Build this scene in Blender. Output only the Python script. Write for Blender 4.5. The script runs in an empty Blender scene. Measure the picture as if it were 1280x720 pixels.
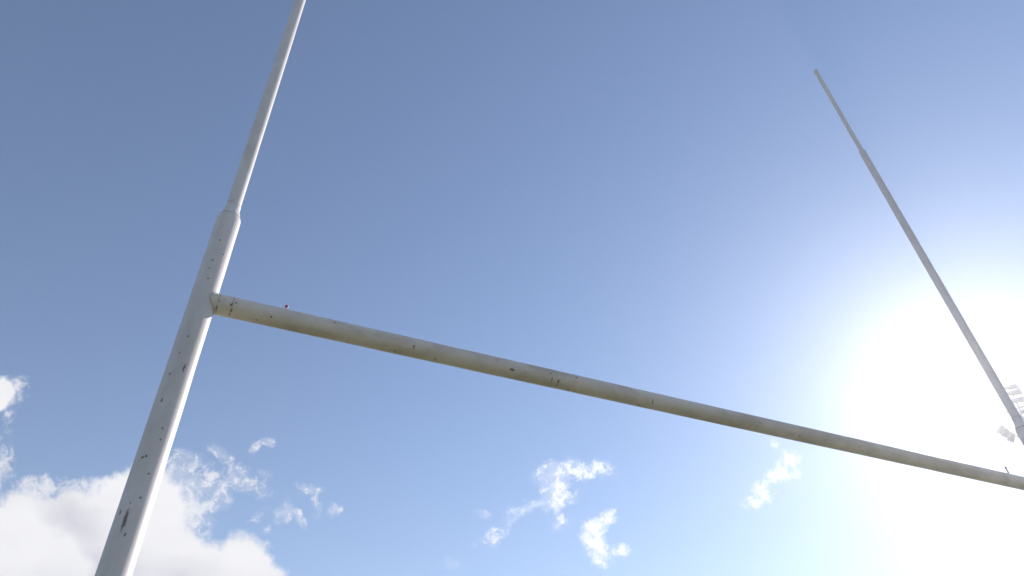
import bpy, bmesh, math, random
from mathutils import Vector, Matrix, noise
R = math.radians
random.seed(7)
scene = bpy.context.scene
COL = scene.collection

# ------------------------------------------------------------------ camera solve
F = 853.0                                   # focal length in pixels of a 1280 px wide frame (24 mm)
Zc = Vector((-51.6, 1015.6, 853.0)).normalized()          # world up seen from the camera (right, up, forward)
rL = Vector((253.3 - 640, 360 - 376.3, F)); rR = Vector((1323.7 - 640, 360 - 614.3, F))
ratio = rL.dot(Zc) / rR.dot(Zc)
dv = ratio * rR - rL
sc = 5.6 / dv.length
PL = sc * rL
Xc = dv.normalized(); Yc = Zc.cross(Xc).normalized()
Yc_sign = 1 if Yc.z > 0 else -1
def c2w(v):                                  # camera (right, up, forward) vector -> world vector
    # the (right, up, forward) frame is left-handed, so Y is flipped
    return Vector((v.dot(Xc), -v.dot(Yc) if Yc_sign < 0 else v.dot(Yc), v.dot(Zc)))
BAR_Z = 3.0
CAM = Vector((-2.8, 0, BAR_Z)) - c2w(PL)
cR, cU, cF = c2w(Vector((1, 0, 0))), c2w(Vector((0, 1, 0))), c2w(Vector((0, 0, 1)))
def raydir(x, y):
    return (cR * (x - 640) + cU * (360 - y) + cF * F).normalized()
print('CAM', CAM, 'det', cR.cross(cU).dot(cF))

cam = bpy.data.cameras.new('camera'); cam_o = bpy.data.objects.new('camera', cam); COL.objects.link(cam_o)
m = Matrix((cR, cU, -cF)).transposed().to_4x4(); m.translation = CAM
cam_o.matrix_world = m
cam.sensor_width = 36; cam.lens = 36 * F / 1280
cam.clip_start = 0.05; cam.clip_end = 6000
scene.camera = cam_o

# ------------------------------------------------------------------ sun
SUNPX = (1203, 470)
sd = raydir(*SUNPX)
sun_el = math.asin(sd.z)
sun_az = math.atan2(sd.x, sd.y)              # clockwise from +Y
SUN_STRENGTH = 4.6
sun = bpy.data.lights.new('sun', 'SUN'); sun.energy = SUN_STRENGTH; sun.angle = R(0.53); sun.color = (1, .94, .90)
so = bpy.data.objects.new('sun', sun); COL.objects.link(so)
so.rotation_euler = sd.to_track_quat('Z', 'Y').to_euler(); so.location = (0, 0, 40)
print('sun el', math.degrees(sun_el), 'az', math.degrees(sun_az))

# ------------------------------------------------------------------ node helpers
class NT:
    def __init__(s, tree): s.t = tree; s.n = tree.nodes; s.l = tree.links
    def new(s, typ, **kw):
        n = s.n.new(typ)
        for k, v in kw.items(): setattr(n, k, v)
        return n
    def put(s, sock, v):
        if v is None: return
        if isinstance(v, bpy.types.NodeSocket): s.l.new(v, sock)
        else: sock.default_value = v
    def m(s, op, a, b=None, c=None, clamp=False):
        n = s.new('ShaderNodeMath', operation=op, use_clamp=clamp)
        s.put(n.inputs[0], a); s.put(n.inputs[1], b); s.put(n.inputs[2], c)
        return n.outputs[0]
    def v(s, op, a, b=None, out=0):
        n = s.new('ShaderNodeVectorMath', operation=op)
        s.put(n.inputs[0], a)
        if op == 'SCALE': s.put(n.inputs[3], b)
        else: s.put(n.inputs[1], b)
        return n.outputs[out]
    def dot(s, a, b): return s.v('DOT_PRODUCT', a, b, 1)
    def ss(s, val, lo, hi, a=0.0, b=1.0):
        n = s.new('ShaderNodeMapRange', interpolation_type='SMOOTHSTEP')
        s.put(n.inputs[0], val)
        for i, x in enumerate((lo, hi, a, b)): s.put(n.inputs[i + 1], x)
        return n.outputs[0]
    def noise(s, vec, scale, detail=6, rough=.55, dist=0.0, col=False, lac=2.0):
        n = s.new('ShaderNodeTexNoise'); s.put(n.inputs['Vector'], vec)
        n.inputs['Scale'].default_value = scale; n.inputs['Detail'].default_value = detail
        n.inputs['Roughness'].default_value = rough; n.inputs['Distortion'].default_value = dist
        n.inputs['Lacunarity'].default_value = lac
        return n.outputs['Color' if col else 'Fac']
    def mix(s, fac, a, b, blend='MIX'):
        n = s.new('ShaderNodeMix', data_type='RGBA', blend_type=blend)
        s.put(n.inputs[0], fac); s.put(n.inputs[6], a); s.put(n.inputs[7], b)
        return n.outputs[2]
    def xyz(s, x, y, z):
        n = s.new('ShaderNodeCombineXYZ')
        for i, q in enumerate((x, y, z)): s.put(n.inputs[i], q)
        return n.outputs[0]
    def blob(s, vec, loc, scale, rot=(0, 0, 0)):   # 1 at the centre, 0 at the rim of an ellipsoid
        mp = s.new('ShaderNodeMapping', vector_type='TEXTURE')
        s.put(mp.inputs[0], vec); mp.inputs[1].default_value = loc; mp.inputs[2].default_value = rot; mp.inputs[3].default_value = scale
        g = s.new('ShaderNodeTexGradient', gradient_type='SPHERICAL'); s.l.new(mp.outputs[0], g.inputs[0])
        return g.outputs['Fac']

# ------------------------------------------------------------------ world: sky and clouds
w = bpy.data.worlds.new('World'); scene.world = w; w.use_nodes = True
n = NT(w.node_tree); w.node_tree.nodes.clear()
sky = n.new('ShaderNodeTexSky', sky_type='NISHITA')
sky.sun_disc = False; sky.sun_elevation = sun_el; sky.sun_rotation = sun_az
sky.altitude = 0; sky.air_density = 1.0; sky.dust_density = 0.17; sky.ozone_density = 1.0
tc = n.new('ShaderNodeTexCoord')
D = n.v('NORMALIZE', tc.outputs['Generated'])
front = n.dot(D, tuple(cF))
fr = n.m('MAXIMUM', front, 0.08)
# tangent plane of the sky around the direction the clouds stand in, in hundreds of units
U = n.m('ADD', n.m('DIVIDE', n.m('MULTIPLY', n.dot(D, tuple(cR)), F / 100), fr), 6.4)
V = n.m('SUBTRACT', 3.6, n.m('DIVIDE', n.m('MULTIPLY', n.dot(D, tuple(cU)), F / 100), fr))
P0 = n.xyz(U, V, 0.0)
def warp(P, scale, amp, seed):
    c = n.noise(n.v('ADD', P, (seed, seed * .7, 0)), scale, 5, .6, 0, True)
    c = n.v('SUBTRACT', c, (.5, .5, .5))
    return n.v('MULTIPLY', n.v('ADD', P, n.v('SCALE', c, amp)), (1, 1, 0))
PW = warp(P0, 2.2, .35, 3.1)
PW2 = warp(P0, 4.0, .34, 11.3)
def field(P, blobs):
    acc = None
    for (x, y, rx, ry, a, wt) in blobs:
        b = n.blob(P, (x / 100, y / 100, 0), (rx / 100, ry / 100, 1), (0, 0, R(a)))
        b = n.m('MULTIPLY', b, wt)
        acc = b if acc is None else n.m('MAXIMUM', acc, b)
    return acc
# big cumulus (screen-down is +V)
BIG = [(-30, 700, 130, 110, 0, 1.6), (30, 690, 110, 95, 0, 1.6), (95, 700, 105, 105, 0, 1.6), (150, 660, 75, 90, 0, 1.5),
       (185, 650, 66, 84, 0, 1.5), (200, 720, 90, 90, 0, 1.6), (250, 745, 95, 82, 0, 1.5), (300, 735, 62, 82, 8, 1.5),
       (322, 755, 62, 75, 0, 1.5), (-14, 492, 44, 30, 0, 1.2), (-30, 590, 40, 60, 0, 1.1), (160, 800, 260, 120, 0, 2.)]
SOFT = [(45, 618, 60, 34, 0, .8), (110, 622, 60, 34, 0, .9), (232, 640, 44, 90, 0, .8), (60, 605, 22, 16, 0, .5), (5, 580, 22, 50, 0, .6), (14, 520, 18, 40, 0, .35),
        (22, 486, 22, 26, 0, .5)]
# torn wisps right of the big cloud, and the small ones in the middle and near the sun
WISP = [(225, 588, 40, 36, -30, .9), (255, 605, 52, 34, 0, .85), (245, 635, 40, 40, 0, .85), (232, 612, 30, 40, 0, .9), (275, 568, 28, 13, 30, .7), (292, 592, 26, 24, -30, .85), (268, 620, 34, 34, 0, .7), (310, 608, 46, 16, 20, .75),
        (252, 650, 26, 44, 0, .7), (320, 560, 16, 9, -30, .9), (333, 554, 15, 7, -10, .8), (325, 645, 24, 10, -30, .5), (330, 596, 12, 14, 0, .5),
        (388, 612, 26, 10, 15, .8), (397, 630, 9, 26, 0, .6), (356, 640, 16, 26, 20, .8), (376, 648, 24, 9, 60, .9), (334, 660, 12, 8, -30, .5), (418, 638, 13, 13, 0, .65),
        (700, 592, 46, 26, -15, .85), (735, 588, 34, 16, -20, .95), (695, 615, 30, 34, 10, .95), (668, 632, 46, 14, -20, .8), (755, 590, 26, 14, 20, .55),
        (700, 650, 22, 26, 0, .45), (618, 670, 24, 14, -40, .75), (604, 646, 20, 9, 20, .5), (640, 652, 26, 10, -20, .5), (566, 705, 16, 14, 0, .4), (600, 680, 40, 12, 0, .35)]
PUFF = [(700, 606, 30, 30, 0, .72), (690, 630, 26, 24, 0, .7), (722, 592, 26, 12, -20, .7), (712, 622, 20, 20, 0, .6), (741, 664, 24, 30, 20, 1.15), (748, 682, 22, 26, -10, 1.15), (757, 648, 14, 20, 30, .9), (776, 690, 20, 12, 0, .75), (752, 700, 22, 12, 0, .7),
        (990, 578, 22, 26, -50, .8), (972, 594, 26, 20, 0, .75), (940, 628, 28, 16, -30, .75), (954, 610, 24, 24, 0, .65), (970, 556, 16, 14, 0, .5)]
nb = n.noise(P0, 2.6, 10, .66)
nf = n.noise(n.v('ADD', P0, (5.2, 1.3, 0)), 7.5, 9, .68, .5)
nfil = n.m('ABSOLUTE', n.m('SUBTRACT', n.noise(PW2, 5.5, 7, .66, .9), .5))       # filaments
nfil = n.m('SUBTRACT', .5, nfil)
fb = n.m('ADD', field(PW, BIG), n.m('MULTIPLY', n.m('SUBTRACT', nb, .5), .9))
a_big = n.ss(fb, .16, .50)
fS = field(PW, SOFT)
fs = n.m('ADD', fS, n.m('MULTIPLY', n.m('MULTIPLY', n.m('SUBTRACT', nf, .5), 1.8), n.ss(fS, 0.0, .25)))
a_soft = n.m('MULTIPLY', n.ss(fs, .12, .75), .85)
fW = field(PW2, WISP)
fw = n.m('MULTIPLY', n.ss(fW, 0, .55), n.m('ADD', n.m('MULTIPLY', n.m('SUBTRACT', nfil, .30), 1.7), n.m('MULTIPLY', n.m('SUBTRACT', nf, .5), 2.4)))
a_w = n.m('MULTIPLY', n.ss(fw, .02, .62), .8)
fP = field(PW2, PUFF)
fp = n.m('ADD', fP, n.m('MULTIPLY', n.m('MULTIPLY', n.m('SUBTRACT', nf, .5), 1.8), n.ss(fP, 0.0, .25)))
a_p = n.m('MULTIPLY', n.ss(fp, .12, 1.05), .97)
veil = n.m('MULTIPLY', n.ss(n.m('ADD', fW, n.m('MULTIPLY', n.m('SUBTRACT', nb, .5), 1.4)), .05, 1.1), .42)
veil = n.m('MULTIPLY', veil, n.ss(fW, 0, .3))
alpha = n.m('MAXIMUM', n.m('MAXIMUM', a_big, a_soft), n.m('MAXIMUM', n.m('MAXIMUM', a_w, veil), a_p))
alpha = n.m('MULTIPLY', alpha, n.ss(front, .1, .3))
# unseen clouds added over the rest of the sky to brighten the goal
sep = n.new('ShaderNodeSeparateXYZ'); n.l.new(D, sep.inputs[0])
zz = n.m('MAXIMUM', n.m('ADD', sep.outputs[2], .12), .05)
Q = n.xyz(n.m('DIVIDE', sep.outputs[0], zz), n.m('DIVIDE', sep.outputs[1], zz), 0.0)
ng = n.noise(Q, 1.1, 8, .58, .2)
a_g = n.m('MULTIPLY', n.ss(ng, .53, .66), n.ss(front, .62, .35))
alpha = n.m('MAXIMUM', alpha, a_g)
# cloud brightness: thick parts grey, rims and sun-facing parts white
gray = field(PW, [(95, 655, 80, 46, 35, 1.3), (70, 622, 70, 26, 0, .5), (150, 715, 70, 44, 0, 1.), (225, 715, 70, 26, 0, .9), (120, 700, 60, 46, 30, 1.1), (10, 600, 26, 40, 0, .6)])
frontm = n.m('ADD', field(PW, [(-20, 745, 150, 135, 0, 2.), (40, 740, 95, 95, 20, 2.)]), n.m('MULTIPLY', n.m('SUBTRACT', nb, .5), .6))
gray = n.m('MULTIPLY', gray, n.ss(frontm, .46, .12))
gray = n.m('ADD', gray, n.m('MULTIPLY', n.m('SUBTRACT', n.noise(P0, 1.6, 6, .55), .47), 1.1))
gray = n.m('ADD', gray, n.m('MULTIPLY', n.ss(V, 6.9, 7.35), .35))
gray = n.m('MULTIPLY', gray, .8, clamp=True)
CL_W = (7.5, 7.5, 7.6, 1); CL_G = (5.3, 5.35, 5.85, 1)
ccol = n.mix(gray, CL_W, CL_G)
# droplets throw light forward: a cloud standing near the sun is brighter
fwd = n.ss(n.dot(D, tuple(sd)), math.cos(R(52)), math.cos(R(12)), 1.0, 1.4)
ccol = n.v('SCALE', ccol, fwd)
scol = n.mix(alpha, n.v('MULTIPLY', sky.outputs[0], (.96, 1.06, 1.20)), ccol)
bg = n.new('ShaderNodeBackground'); n.l.new(scol, bg.inputs[0]); bg.inputs[1].default_value = 0.081
out = n.new('ShaderNodeOutputWorld'); n.l.new(bg.outputs[0], out.inputs[0])
w.cycles.sampling_method = 'MANUAL'; w.cycles.sample_map_resolution = 1024

# ------------------------------------------------------------------ object helpers
def link(name, bm, mat, parent=None, loc=(0, 0, 0), smooth=True):
    me = bpy.data.meshes.new(name); bm.normal_update(); bm.to_mesh(me); bm.free()
    o = bpy.data.objects.new(name, me); COL.objects.link(o)
    if mat: me.materials.append(mat)
    if smooth:
        for p in me.polygons: p.use_smooth = True
        try: me.set_sharp_from_angle(angle=R(38))
        except Exception: pass
    o.parent = parent; o.location = loc
    return o
def tag(o, label=None, cat=None, group=None, kind=None):
    if label: o['label'] = label
    if cat: o['category'] = cat
    if group: o['group'] = group
    if kind: o['kind'] = kind
    return o
def empty(name, loc=(0, 0, 0)):
    o = bpy.data.objects.new(name, None); COL.objects.link(o); o.location = loc; o.empty_display_size = .2
    return o
def lathe(bm, prof, segs=48, axis='Z', wob=0.0, cap=True, seed=0):
    """prof: list of (radius, height). wob: tiny hand-made unevenness of the tube."""
    rings = []
    for (r, z) in prof:
        ring = []
        for k in range(segs):
            a = 2 * math.pi * k / segs
            rr = r
            if wob: rr += wob * noise.noise(Vector((math.cos(a) * 1.3 + seed, math.sin(a) * 1.3, z * 5)))
            x, y = rr * math.cos(a), rr * math.sin(a)
            ring.append(bm.verts.new((x, y, z) if axis == 'Z' else (z, x, y)))
        rings.append(ring)
    for a, b in zip(rings, rings[1:]):
        for k in range(segs):
            bm.faces.new((a[k], a[(k + 1) % segs], b[(k + 1) % segs], b[k]))
    if cap:
        bm.faces.new(rings[-1]); bm.faces.new(list(reversed(rings[0])))
    bmesh.ops.recalc_face_normals(bm, faces=bm.faces)
def span(r0, r1, z0, z1, k):
    return [(r0 + (r1 - r0) * i / k, z0 + (z1 - z0) * i / k) for i in range(k + 1)]
def box(bm, c, s, M=None):
    r = bmesh.ops.create_cube(bm, size=1.0)
    for v in r['verts']:
        p = Vector((v.co.x * s[0], v.co.y * s[1], v.co.z * s[2])) + Vector(c)
        v.co = M @ p if M else p
    return r['verts']
def rod(bm, a, b, r, segs=16, r2=None):
    a = Vector(a); b = Vector(b); d = b - a
    q = d.to_track_quat('Z', 'Y').to_matrix().to_4x4(); q.translation = (a + b) / 2
    bmesh.ops.create_cone(bm, cap_ends=True, segments=segs, radius1=r, radius2=r if r2 is None else r2, depth=d.length, matrix=q)

def on_upright(x, y, xc, rad):      # where the sight line of a photo point meets a vertical tube at (xc, 0)
    d = raydir(x, y); ox, oy = CAM.x - xc, CAM.y
    a = d.x ** 2 + d.y ** 2; b = 2 * (ox * d.x + oy * d.y); c = ox * ox + oy * oy - rad * rad
    disc = max(b * b - 4 * a * c, 0)
    t = (-b - math.sqrt(disc)) / (2 * a)
    p = CAM + d * t
    return Vector((p.x - xc, p.y, p.z))
def on_bar(x, y, rad):
    d = raydir(x, y); oy, oz = CAM.y, CAM.z - BAR_Z
    a = d.y ** 2 + d.z ** 2; b = 2 * (oy * d.y + oz * d.z); c = oy * oy + oz * oz - rad * rad
    disc = max(b * b - 4 * a * c, 0)
    t = (-b - math.sqrt(disc)) / (2 * a)
    p = CAM + d * t
    return Vector((p.x, p.y, p.z - BAR_Z))

# ------------------------------------------------------------------ materials
def paint(name, base, dirt, chips=(), axis='Z', rings=(), speck=.5, grime=.5, rough=.38):
    """old gloss paint on steel tube: base colour, faint stains, rust chips at given places."""
    mt = bpy.data.materials.new(name); mt.use_nodes = True
    k = NT(mt.node_tree); bs = k.n['Principled BSDF']
    tc = k.new('ShaderNodeTexCoord'); P = tc.outputs['Object']
    st = (1, 1, .22) if axis == 'Z' else (.22, 1, 1)
    PS = k.v('MULTIPLY', P, st)
    n1 = k.noise(PS, 9, 7, .6); n2 = k.noise(P, 38, 5, .6); n3 = k.noise(P, 3.0, 4, .5)
    g = k.m('MULTIPLY', k.ss(n1, .42, .72), grime)
    g = k.m('ADD', g, k.m('MULTIPLY', k.ss(n2, .5, .75), grime * .35))
    g = k.m('ADD', g, k.m('MULTIPLY', k.ss(n3, .40, .65), grime * .45), clamp=True)
    col = k.mix(g, base, dirt)
    lg = k.noise(k.v('MULTIPLY', P, (.9, .9, .5) if axis == 'Z' else (.5, .9, .9)), 6.5, 6, .68, .8)
    col = k.mix(k.m('MULTIPLY', k.ss(lg, .46, .66), grime * .7), col, (base[0] * .62, base[1] * .58, base[2] * .50, 1))
    # chips
    PD = k.v('ADD', P, k.v('SCALE', k.v('SUBTRACT', k.noise(P, 110, 5, .7, 0, True), (.5, .5, .5)), .017))
    acc = None
    for (p, ln, wd) in chips:
        s3 = (wd, wd, ln) if axis == 'Z' else (ln, wd, wd)
        b = k.blob(PD, tuple(p), s3)
        acc = b if acc is None else k.m('MAXIMUM', acc, b)
    sp = k.noise(k.v('MULTIPLY', P, (1, 1, .6) if axis == 'Z' else (.6, 1, 1)), 85, 2, .5)
    spm = k.m('MULTIPLY', k.ss(sp, .735, .76), k.ss(k.noise(P, 5, 2, .5), .52, .6))
    spm = k.m('MULTIPLY', spm, speck)
    cm = spm if acc is None else k.m('MAXIMUM', k.ss(acc, .15, .62), spm)
    # faint scuffs and hair scratches
    sc1 = k.noise(k.v('MULTIPLY', P, (1, 1, .12) if axis == 'Z' else (.12, 1, 1)), 60, 4, .65, .6)
    scm = k.m('MULTIPLY', k.ss(sc1, .63, .72), k.ss(k.noise(P, 6.5, 3, .6), .46, .62))
    col = k.mix(k.m('MULTIPLY', scm, .45), col, (.33, .29, .25, 1))
    halo = k.ss(acc, .02, .4) if acc is not None else spm
    col = k.mix(k.m('MULTIPLY', halo, .35), col, (.30, .24, .18, 1))
    rust = k.mix(k.noise(P, 160, 3, .6), (.055, .040, .036, 1), (.19, .11, .075, 1))
    for (h, wd, st_) in rings:     # rusty weld seams running round the tube
        sx = k.new('ShaderNodeSeparateXYZ'); k.l.new(P, sx.inputs[0])
        ax = sx.outputs[2] if axis == 'Z' else sx.outputs[0]
        ax = k.m('ADD', ax, k.m('MULTIPLY', k.m('SUBTRACT', k.noise(P, 55, 3, .6), .5), wd * 1.6))
        rm = k.ss(k.m('ABSOLUTE', k.m('SUBTRACT', ax, h)), wd, wd * .35)
        rm = k.m('MULTIPLY', rm, k.ss(k.noise(P, 24, 4, .6), .34, .62))
        col = k.mix(k.m('MULTIPLY', rm, st_), col, (.20, .15, .09, 1))
    col = k.mix(k.m('MULTIPLY', cm, .85), col, rust)
    k.l.new(col, bs.inputs['Base Color'])
    k.l.new(k.m('ADD', k.m('MULTIPLY', cm, .4), k.m('ADD', rough, k.m('MULTIPLY', g, .25)), clamp=True), bs.inputs['Roughness'])
    bs.inputs['Specular IOR Level'].default_value = .45
    bp = k.new('ShaderNodeBump'); bp.inputs['Strength'].default_value = .25; bp.inputs['Distance'].default_value = .002
    k.l.new(k.m('SUBTRACT', k.m('MULTIPLY', n2, .25), cm), bp.inputs['Height']); k.l.new(bp.outputs[0], bs.inputs['Normal'])
    return mt
def plain(name, col, rough=.5, metal=0.0, var=.25, scale=30):
    mt = bpy.data.materials.new(name); mt.use_nodes = True
    k = NT(mt.node_tree); bs = k.n['Principled BSDF']
    tc = k.new('ShaderNodeTexCoord')
    f = k.ss(k.noise(tc.outputs['Object'], scale, 4, .6), .35, .7)
    k.l.new(k.mix(k.m('MULTIPLY', f, var), (*col, 1), (col[0] * .5, col[1] * .48, col[2] * .45, 1)), bs.inputs['Base Color'])
    bs.inputs['Roughness'].default_value = rough; bs.inputs['Metallic'].default_value = metal
    return mt

R_LOW, R_MID, R_TOP, R_BAR = .0510, .0318, .0215, .0445
STEP, MIDSTEP, TIP = BAR_Z + .492, BAR_Z + 3.70, BAR_Z + 5.22
WHITE = (.67, .63, .62, 1); DIRT = (.50, .46, .43, 1)
CREAM = (.71, .64, .565, 1); BARDIRT = (.48, .41, .335, 1)

lchips = []
for (x, y, ln, wd) in [(156, 650, .052, .0085), (230, 460, .026, .006), (203, 535, .007, .007), (201, 549, .007, .006), (183, 570, .006, .006), (178, 572, .007, .006),
                       (202, 500, .012, .006), (212, 467, .006, .006), (224, 441, .006, .005), (235, 420, .006, .006), (186, 592, .006, .005), (150, 640, .014, .005),
                       (262, 335, .005, .006), (260, 348, .007, .005), (266, 325, .006, .007), (275, 300, .005, .007), (279, 318, .005, .005), (163, 628, .008, .004), (176, 622, .006, .005), (156, 668, .010, .005)]:
    lchips.append((on_upright(x, y, -2.8, R_LOW), ln, wd))
bchips = []
for (x, y, ln, wd) in [(289.5, 381, .0065, .009), (288.5, 388, .005, .013), (287.5, 393, .0075, .006), (295, 378.5, .006, .007),
                       (339, 396, .006, .006), (321, 400, .006, .005), (418.5, 403, .010, .005), (434, 428.5, .007, .006), (493.5, 438.5, .007, .006), (518, 432.5, .009, .008), (517, 435, .006, .005),
                       (544, 448.5, .010, .006), (621, 450, .008, .004), (689, 466.5, .008, .006), (698, 477, .008, .014), (696, 482, .005, .014), (690, 474, .004, .02), (710, 487, .012, .006),
                       (720.5, 472, .008, .006), (719, 489, .010, .005), (816, 502, .006, .02), (798, 506, .009, .006), (640, 462, .02, .010), (950, 528, .008, .006), (1000, 545, .012, .006)]:
    bchips.append((on_bar(x, y, R_BAR), ln, wd))
M_LOW_L = paint('worn white gloss paint', WHITE, DIRT, lchips, 'Z', [(STEP - .004, .006, .9), (STEP + .074, .004, .8)], .55, .45)
M_LOW_R = paint('worn white gloss paint far', WHITE, DIRT, [], 'Z', [(STEP - .004, .006, .9), (STEP + .074, .004, .8)], .7, .45)
M_MID = paint('white gloss paint of upper tube', WHITE, DIRT, [], 'Z', [(STEP + .085, .004, .8)], .25, .4)
M_TOPT = paint('white gloss paint of tip tube', WHITE, DIRT, [], 'Z', [], .2, .4)
M_BAR = paint('stained cream paint', CREAM, BARDIRT, bchips, 'X', [(on_bar(271.3, 384, R_BAR).x, .006, 1.), (on_bar(289, 386, R_BAR).x, .0035, .8)], .45, .75, .45)
M_WELD = paint('painted weld bead', (.60, .58, .52, 1), (.25, .18, .12, 1), [], 'Z', [], 0, .9, .6)
M_RED = plain('red enamel', (.42, .015, .03), .3)
M_PIN = plain('dull steel', (.28, .25, .27), .45, .6)

# ------------------------------------------------------------------ the goal
goal = empty('rugby_goal', (0, 0, 0))
tag(goal, 'tall white painted steel rugby goal with rust chips and stained crossbar', 'goal')
for xs, ml in ((-2.8, M_LOW_L), (2.8, M_LOW_R)):
    bm = bmesh.new()
    prof = span(R_LOW, R_LOW, 0, STEP - .03, 90) + [(R_LOW - .0005, STEP - .016), (R_LOW - .003, STEP - .006), (R_LOW - .007, STEP + .003),
            (R_MID + .007, STEP + .026), (R_MID + .003, STEP + .036), (R_MID + .0018, STEP + .05), (R_MID + .0016, STEP + .078), (R_MID - .001, STEP + .080)]
    lathe(bm, prof, 64, wob=.0009, seed=xs)
    up = link('upright', bm, ml, goal, (xs, 0, 0))
    bm = bmesh.new()
    lathe(bm, span(R_MID, R_MID * .985, STEP + .07, MIDSTEP, 60) + [(R_MID * .97, MIDSTEP + .006), (R_MID * .9, MIDSTEP + .012), (R_TOP + .002, MIDSTEP + .03), (R_TOP, MIDSTEP + .04)], 48, wob=.0006, seed=xs + 3)
    link('middle_tube', bm, M_MID, up)
    bm = bmesh.new()
    lathe(bm, span(R_TOP, R_TOP * .98, MIDSTEP + .03, TIP - .03, 24), 40, wob=.0004, seed=xs + 5)
    link('tip_tube', bm, M_TOPT, up)
    bm = bmesh.new()
    lathe(bm, [(R_TOP + .0015, TIP - .045), (R_TOP + .0015, TIP - .008), (R_TOP - .002, TIP - .002), (R_TOP * .5, TIP + .001)], 40)
    link('end_cap', bm, M_TOPT, up)
bm = bmesh.new()
lathe(bm, span(R_BAR, R_BAR, -2.8 + R_LOW * .55, 2.8 - R_LOW * .55, 140), 64, axis='X', wob=.0008, seed=9, cap=False)
bar = link('crossbar', bm, M_BAR, goal, (0, 0, BAR_Z))
# weld beads where the bar meets the uprights (a saddle curve round the joint)
for s in (-1, 1):
    bm = bmesh.new(); ringv = []
    NB = 56
    for k in range(NB):
        a = 2 * math.pi * k / NB; y, z = R_BAR * math.cos(a), R_BAR * math.sin(a)
        xx = math.sqrt(max(R_LOW ** 2 - y * y, 0))
        c = Vector((s * (2.8 - xx), y, z)); rad = Vector((0, math.cos(a), math.sin(a))); ax = Vector((-s, 0, 0))
        rr = .0048 * (1 + .25 * noise.noise(Vector((k * .9, s, 0))))
        ringv.append([bm.verts.new(c + (rad * math.cos(t) + ax * math.sin(t)) * rr) for t in [2 * math.pi * j / 10 for j in range(10)]])
    for i in range(NB):
        a, b = ringv[i], ringv[(i + 1) % NB]
        for j in range(10): bm.faces.new((a[j], a[(j + 1) % 10], b[(j + 1) % 10], b[j]))
    bmesh.ops.recalc_face_normals(bm, faces=bm.faces)
    link('weld_bead', bm, M_WELD, bar)
# little ball-headed pegs on top of the bar
def peg(x, ang, h, head, r, hm_):
    bm = bmesh.new()
    d = Vector((0, math.cos(ang), math.sin(ang))); base = Vector((x, 0, 0)) + d * (R_BAR - .003)
    rod(bm, base, base + Vector((0, 0, 1)) * h, r, 12)
    rod(bm, base - d * .001, base + d * .006, .006, 12)
    p = link('peg', bm, M_PIN, bar)
    bm = bmesh.new(); bmesh.ops.create_uvsphere(bm, u_segments=20, v_segments=12, radius=head, matrix=Matrix.Translation(base + Vector((0, 0, h + head * .6))))
    link('peg_head', bm, hm_, p)
pl = on_bar(357, 392, R_BAR); pr = on_bar(1275, 600, R_BAR)
peg(pl.x, R(95), .020, .0078, .0028, M_RED)
peg(pr.x, R(88), .052, .0080, .0050, M_PIN)

# ------------------------------------------------------------------ floodlight mast far behind the right upright
HD = raydir(1268, 515); hor = math.hypot(HD.x, HD.y)
DIST = 17.0
HEAD = CAM + HD * (DIST / hor)
A = Vector((-704, -719, 853)); Bv = Vector((1385, -615, 853))
Aw = c2w(A); Aw.z = 0; Aw.normalize(); Bw = c2w(Bv); Bw.z = 0; Bw -= Aw * Bw.dot(Aw); Bw.normalize()
Uw = Vector((0, 0, 1))
def headpt(x, y, off=0.0):       # point over the photo spot (x, y) in the upright plane through the mast
    nrm = Vector((HD.x, HD.y, 0)).normalized(); d = raydir(x, y)
    return CAM + d * ((HEAD - CAM).dot(nrm) + off) / d.dot(nrm)
M_GALV = plain('galvanised steel', (.52, .53, .54), .45, .7, .4, 8)
M_LAMP = plain('grey cast aluminium', (.42, .43, .43), .5, .3, .3, 6)
M_GLASS = plain('lamp glass', (.75, .78, .80), .12, 0, .1, 6)
mast = empty('floodlight_mast', (HEAD.x, HEAD.y, 0))
tag(mast, 'tall steel floodlight mast with clustered lamps, standing behind the right upright', 'floodlight')
base = Vector((HEAD.x, HEAD.y, 0)); hz = HEAD.z
bm = bmesh.new(); lathe(bm, span(.08, .04, .03, hz + .09, 30) + [(.02, hz + .10)], 32)
link('mast_pole', bm, M_GALV, mast)
bm = bmesh.new(); box(bm, (0, 0, .02), (.4, .4, .04))
for sx in (-1, 1):
    for sy in (-1, 1): rod(bm, (sx * .16, sy * .16, .03), (sx * .16, sy * .16, .09), .014, 10)
link('base_plate', bm, M_GALV, mast, smooth=False)
bm = bmesh.new()
def loc(p): return Vector(p) - base
low_a, low_b = headpt(1249, 532), headpt(1281, 551)
rodpts = [(loc(headpt(1246, 520)), loc(headpt(1288, 505))), (loc(headpt(1252, 534)), loc(headpt(1290, 556))),
          (loc(headpt(1264, 489)), loc(headpt(1276, 515))), (loc(headpt(1275, 508)), loc(headpt(1279, 540)))]
for a, b in rodpts: rod(bm, a, b, .016, 12)
link('lamp_frame', bm, M_GALV, mast)
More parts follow.
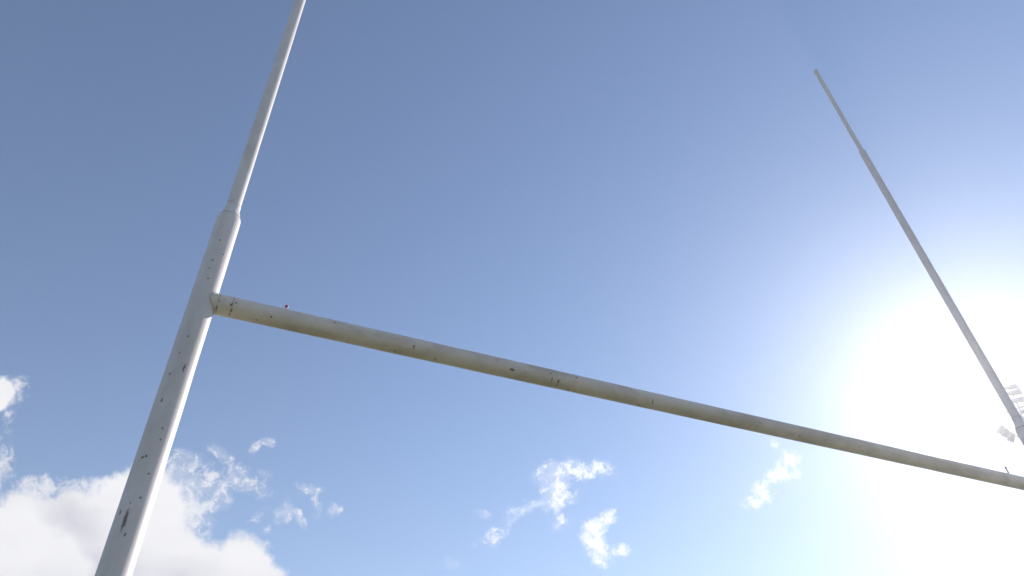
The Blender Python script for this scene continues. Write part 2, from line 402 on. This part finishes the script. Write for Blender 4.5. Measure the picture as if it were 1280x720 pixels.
def lamp(c, axis, length, width, height, upish=Uw):
    """floodlight: domed housing along axis, bezel and glass at the front, stirrup."""
    ax = Vector(axis).normalized(); sd_ = ax.cross(upish).normalized(); up_ = sd_.cross(ax).normalized()
    M = Matrix((sd_, up_, ax)).transposed().to_4x4(); M.translation = loc(c)
    bm = bmesh.new(); rings = []
    for (t, s) in ((-.5, .35), (-.44, .62), (-.30, .86), (-.05, .97), (.25, 1.0), (.44, 1.0)):
        ring = []
        for k in range(24):
            a = 2 * math.pi * k / 24
            ca, sa = math.cos(a), math.sin(a); e = .55
            x = math.copysign(abs(ca) ** e, ca) * width / 2 * s; y = math.copysign(abs(sa) ** e, sa) * height / 2 * s
            ring.append(bm.verts.new(M @ Vector((x, y, t * length))))
        rings.append(ring)
    for a, b in zip(rings, rings[1:]):
        for k in range(24): bm.faces.new((a[k], a[(k + 1) % 24], b[(k + 1) % 24], b[k]))
    bm.faces.new(rings[0]); bm.faces.new(rings[-1]); bmesh.ops.recalc_face_normals(bm, faces=bm.faces)
    l = link('lamp', bm, M_LAMP, mast)
    bm = bmesh.new(); box(bm, (0, 0, .46 * length), (width * 1.05, height * 1.08, .06 * length), M); link('bezel', bm, M_GALV, l, smooth=False)
    bm = bmesh.new(); box(bm, (0, 0, .495 * length), (width * .9, height * .88, .012 * length), M); link('glass', bm, M_GLASS, l, smooth=False)
    bm = bmesh.new()
    for q in (-1, 1): box(bm, (q * (width / 2 + .01), 0, -.1 * length), (.01, .025, .45 * length), M)
    box(bm, (0, 0, -.33 * length), (width + .03, .025, .01), M)
    link('stirrup', bm, M_GALV, l, smooth=False)
for (x, y) in ((1264, 484), (1268, 491), (1271.5, 500.5), (1283, 514), (1286, 522)):
    lamp(headpt(x, y), -Aw * .95 - Uw * .30, .27, .115, .10)
for (x, y) in ((1251.5, 537), (1257, 541), (1264.5, 546.5)):
    lamp(headpt(x, y), Aw * .7 - Uw * .75, .20, .135, .105, Bw.cross(Aw))

# ------------------------------------------------------------------ ground
gm = bpy.data.materials.new('mown grass'); gm.use_nodes = True
k = NT(gm.node_tree); bs = k.n['Principled BSDF']; tcg = k.new('ShaderNodeTexCoord'); P = tcg.outputs['Object']
g1 = k.noise(P, .35, 6, .6); g2 = k.noise(P, 14, 6, .7)
c = k.mix(k.ss(g2, .3, .7), (.085, .10, .035, 1), (.16, .16, .065, 1))
c = k.mix(k.m('MULTIPLY', k.ss(g1, .45, .65), .6), c, (.17, .155, .075, 1))
k.l.new(c, bs.inputs['Base Color']); bs.inputs['Roughness'].default_value = .9; bs.inputs['Specular IOR Level'].default_value = .2
bp = k.new('ShaderNodeBump'); bp.inputs['Strength'].default_value = .6; bp.inputs['Distance'].default_value = .03
k.l.new(g2, bp.inputs['Height']); k.l.new(bp.outputs[0], bs.inputs['Normal'])
bm = bmesh.new(); NG = 40; G = 1500
vs = [[bm.verts.new((-G + 2 * G * i / NG, -G + 2 * G * j / NG, 0)) for j in range(NG + 1)] for i in range(NG + 1)]
for i in range(NG):
    for j in range(NG): bm.faces.new((vs[i][j], vs[i + 1][j], vs[i + 1][j + 1], vs[i][j + 1]))
tag(link('ground', bm, gm), 'mown green grass pitch under the goal', 'ground', kind='structure')
pm = plain('line chalk', (.72, .72, .70), .9, 0, .5, 18)
bm = bmesh.new(); box(bm, (0, 0, .006), (68, .10, .004))
tag(link('goal_line', bm, pm, smooth=False), 'white painted goal line running under the crossbar', 'line', kind='structure')

# ------------------------------------------------------------------ added scattering volume, standing in for lens glare around the sun
GLARE_H = 9.0
hm = bpy.data.materials.new('glare air'); hm.use_nodes = True
k = NT(hm.node_tree); k.n.clear()
vol = None
for dens, g, hc in ((.0092, .12, (.98, .96, 1, 1)), (.0008, .80, (1, .93, .91, 1)), (.00035, .90, (1, .95, .93, 1))):     # fine haze, and forward-scattering lobes that imitate lens glare
    pv = k.new('ShaderNodeVolumePrincipled'); pv.inputs['Color'].default_value = hc
    pv.inputs['Density'].default_value = dens; pv.inputs['Anisotropy'].default_value = g
    if vol is None: vol = pv.outputs[0]
    else:
        ad = k.new('ShaderNodeAddShader'); k.l.new(vol, ad.inputs[0]); k.l.new(pv.outputs[0], ad.inputs[1]); vol = ad.outputs[0]
mo = k.new('ShaderNodeOutputMaterial'); k.l.new(vol, mo.inputs['Volume'])
bm = bmesh.new(); box(bm, (0, 0, (GLARE_H - 1) / 2), (2 * G + 20, 2 * G + 20, GLARE_H + 1))
tag(link('glare_haze', bm, hm, smooth=False), 'bright glare air added to imitate lens glare around the sun', 'glare_haze', kind='stuff')

# ------------------------------------------------------------------ render settings
vs_ = scene.view_settings
vs_.view_transform = 'Standard'; vs_.look = 'None'; vs_.gamma = 1; vs_.use_curve_mapping = False
vs_.exposure = 0.66
scene.cycles.use_denoising = True
scene.cycles.max_bounces = 6; scene.cycles.diffuse_bounces = 3; scene.cycles.volume_bounces = 0
scene.cycles.sample_clamp_indirect = 4
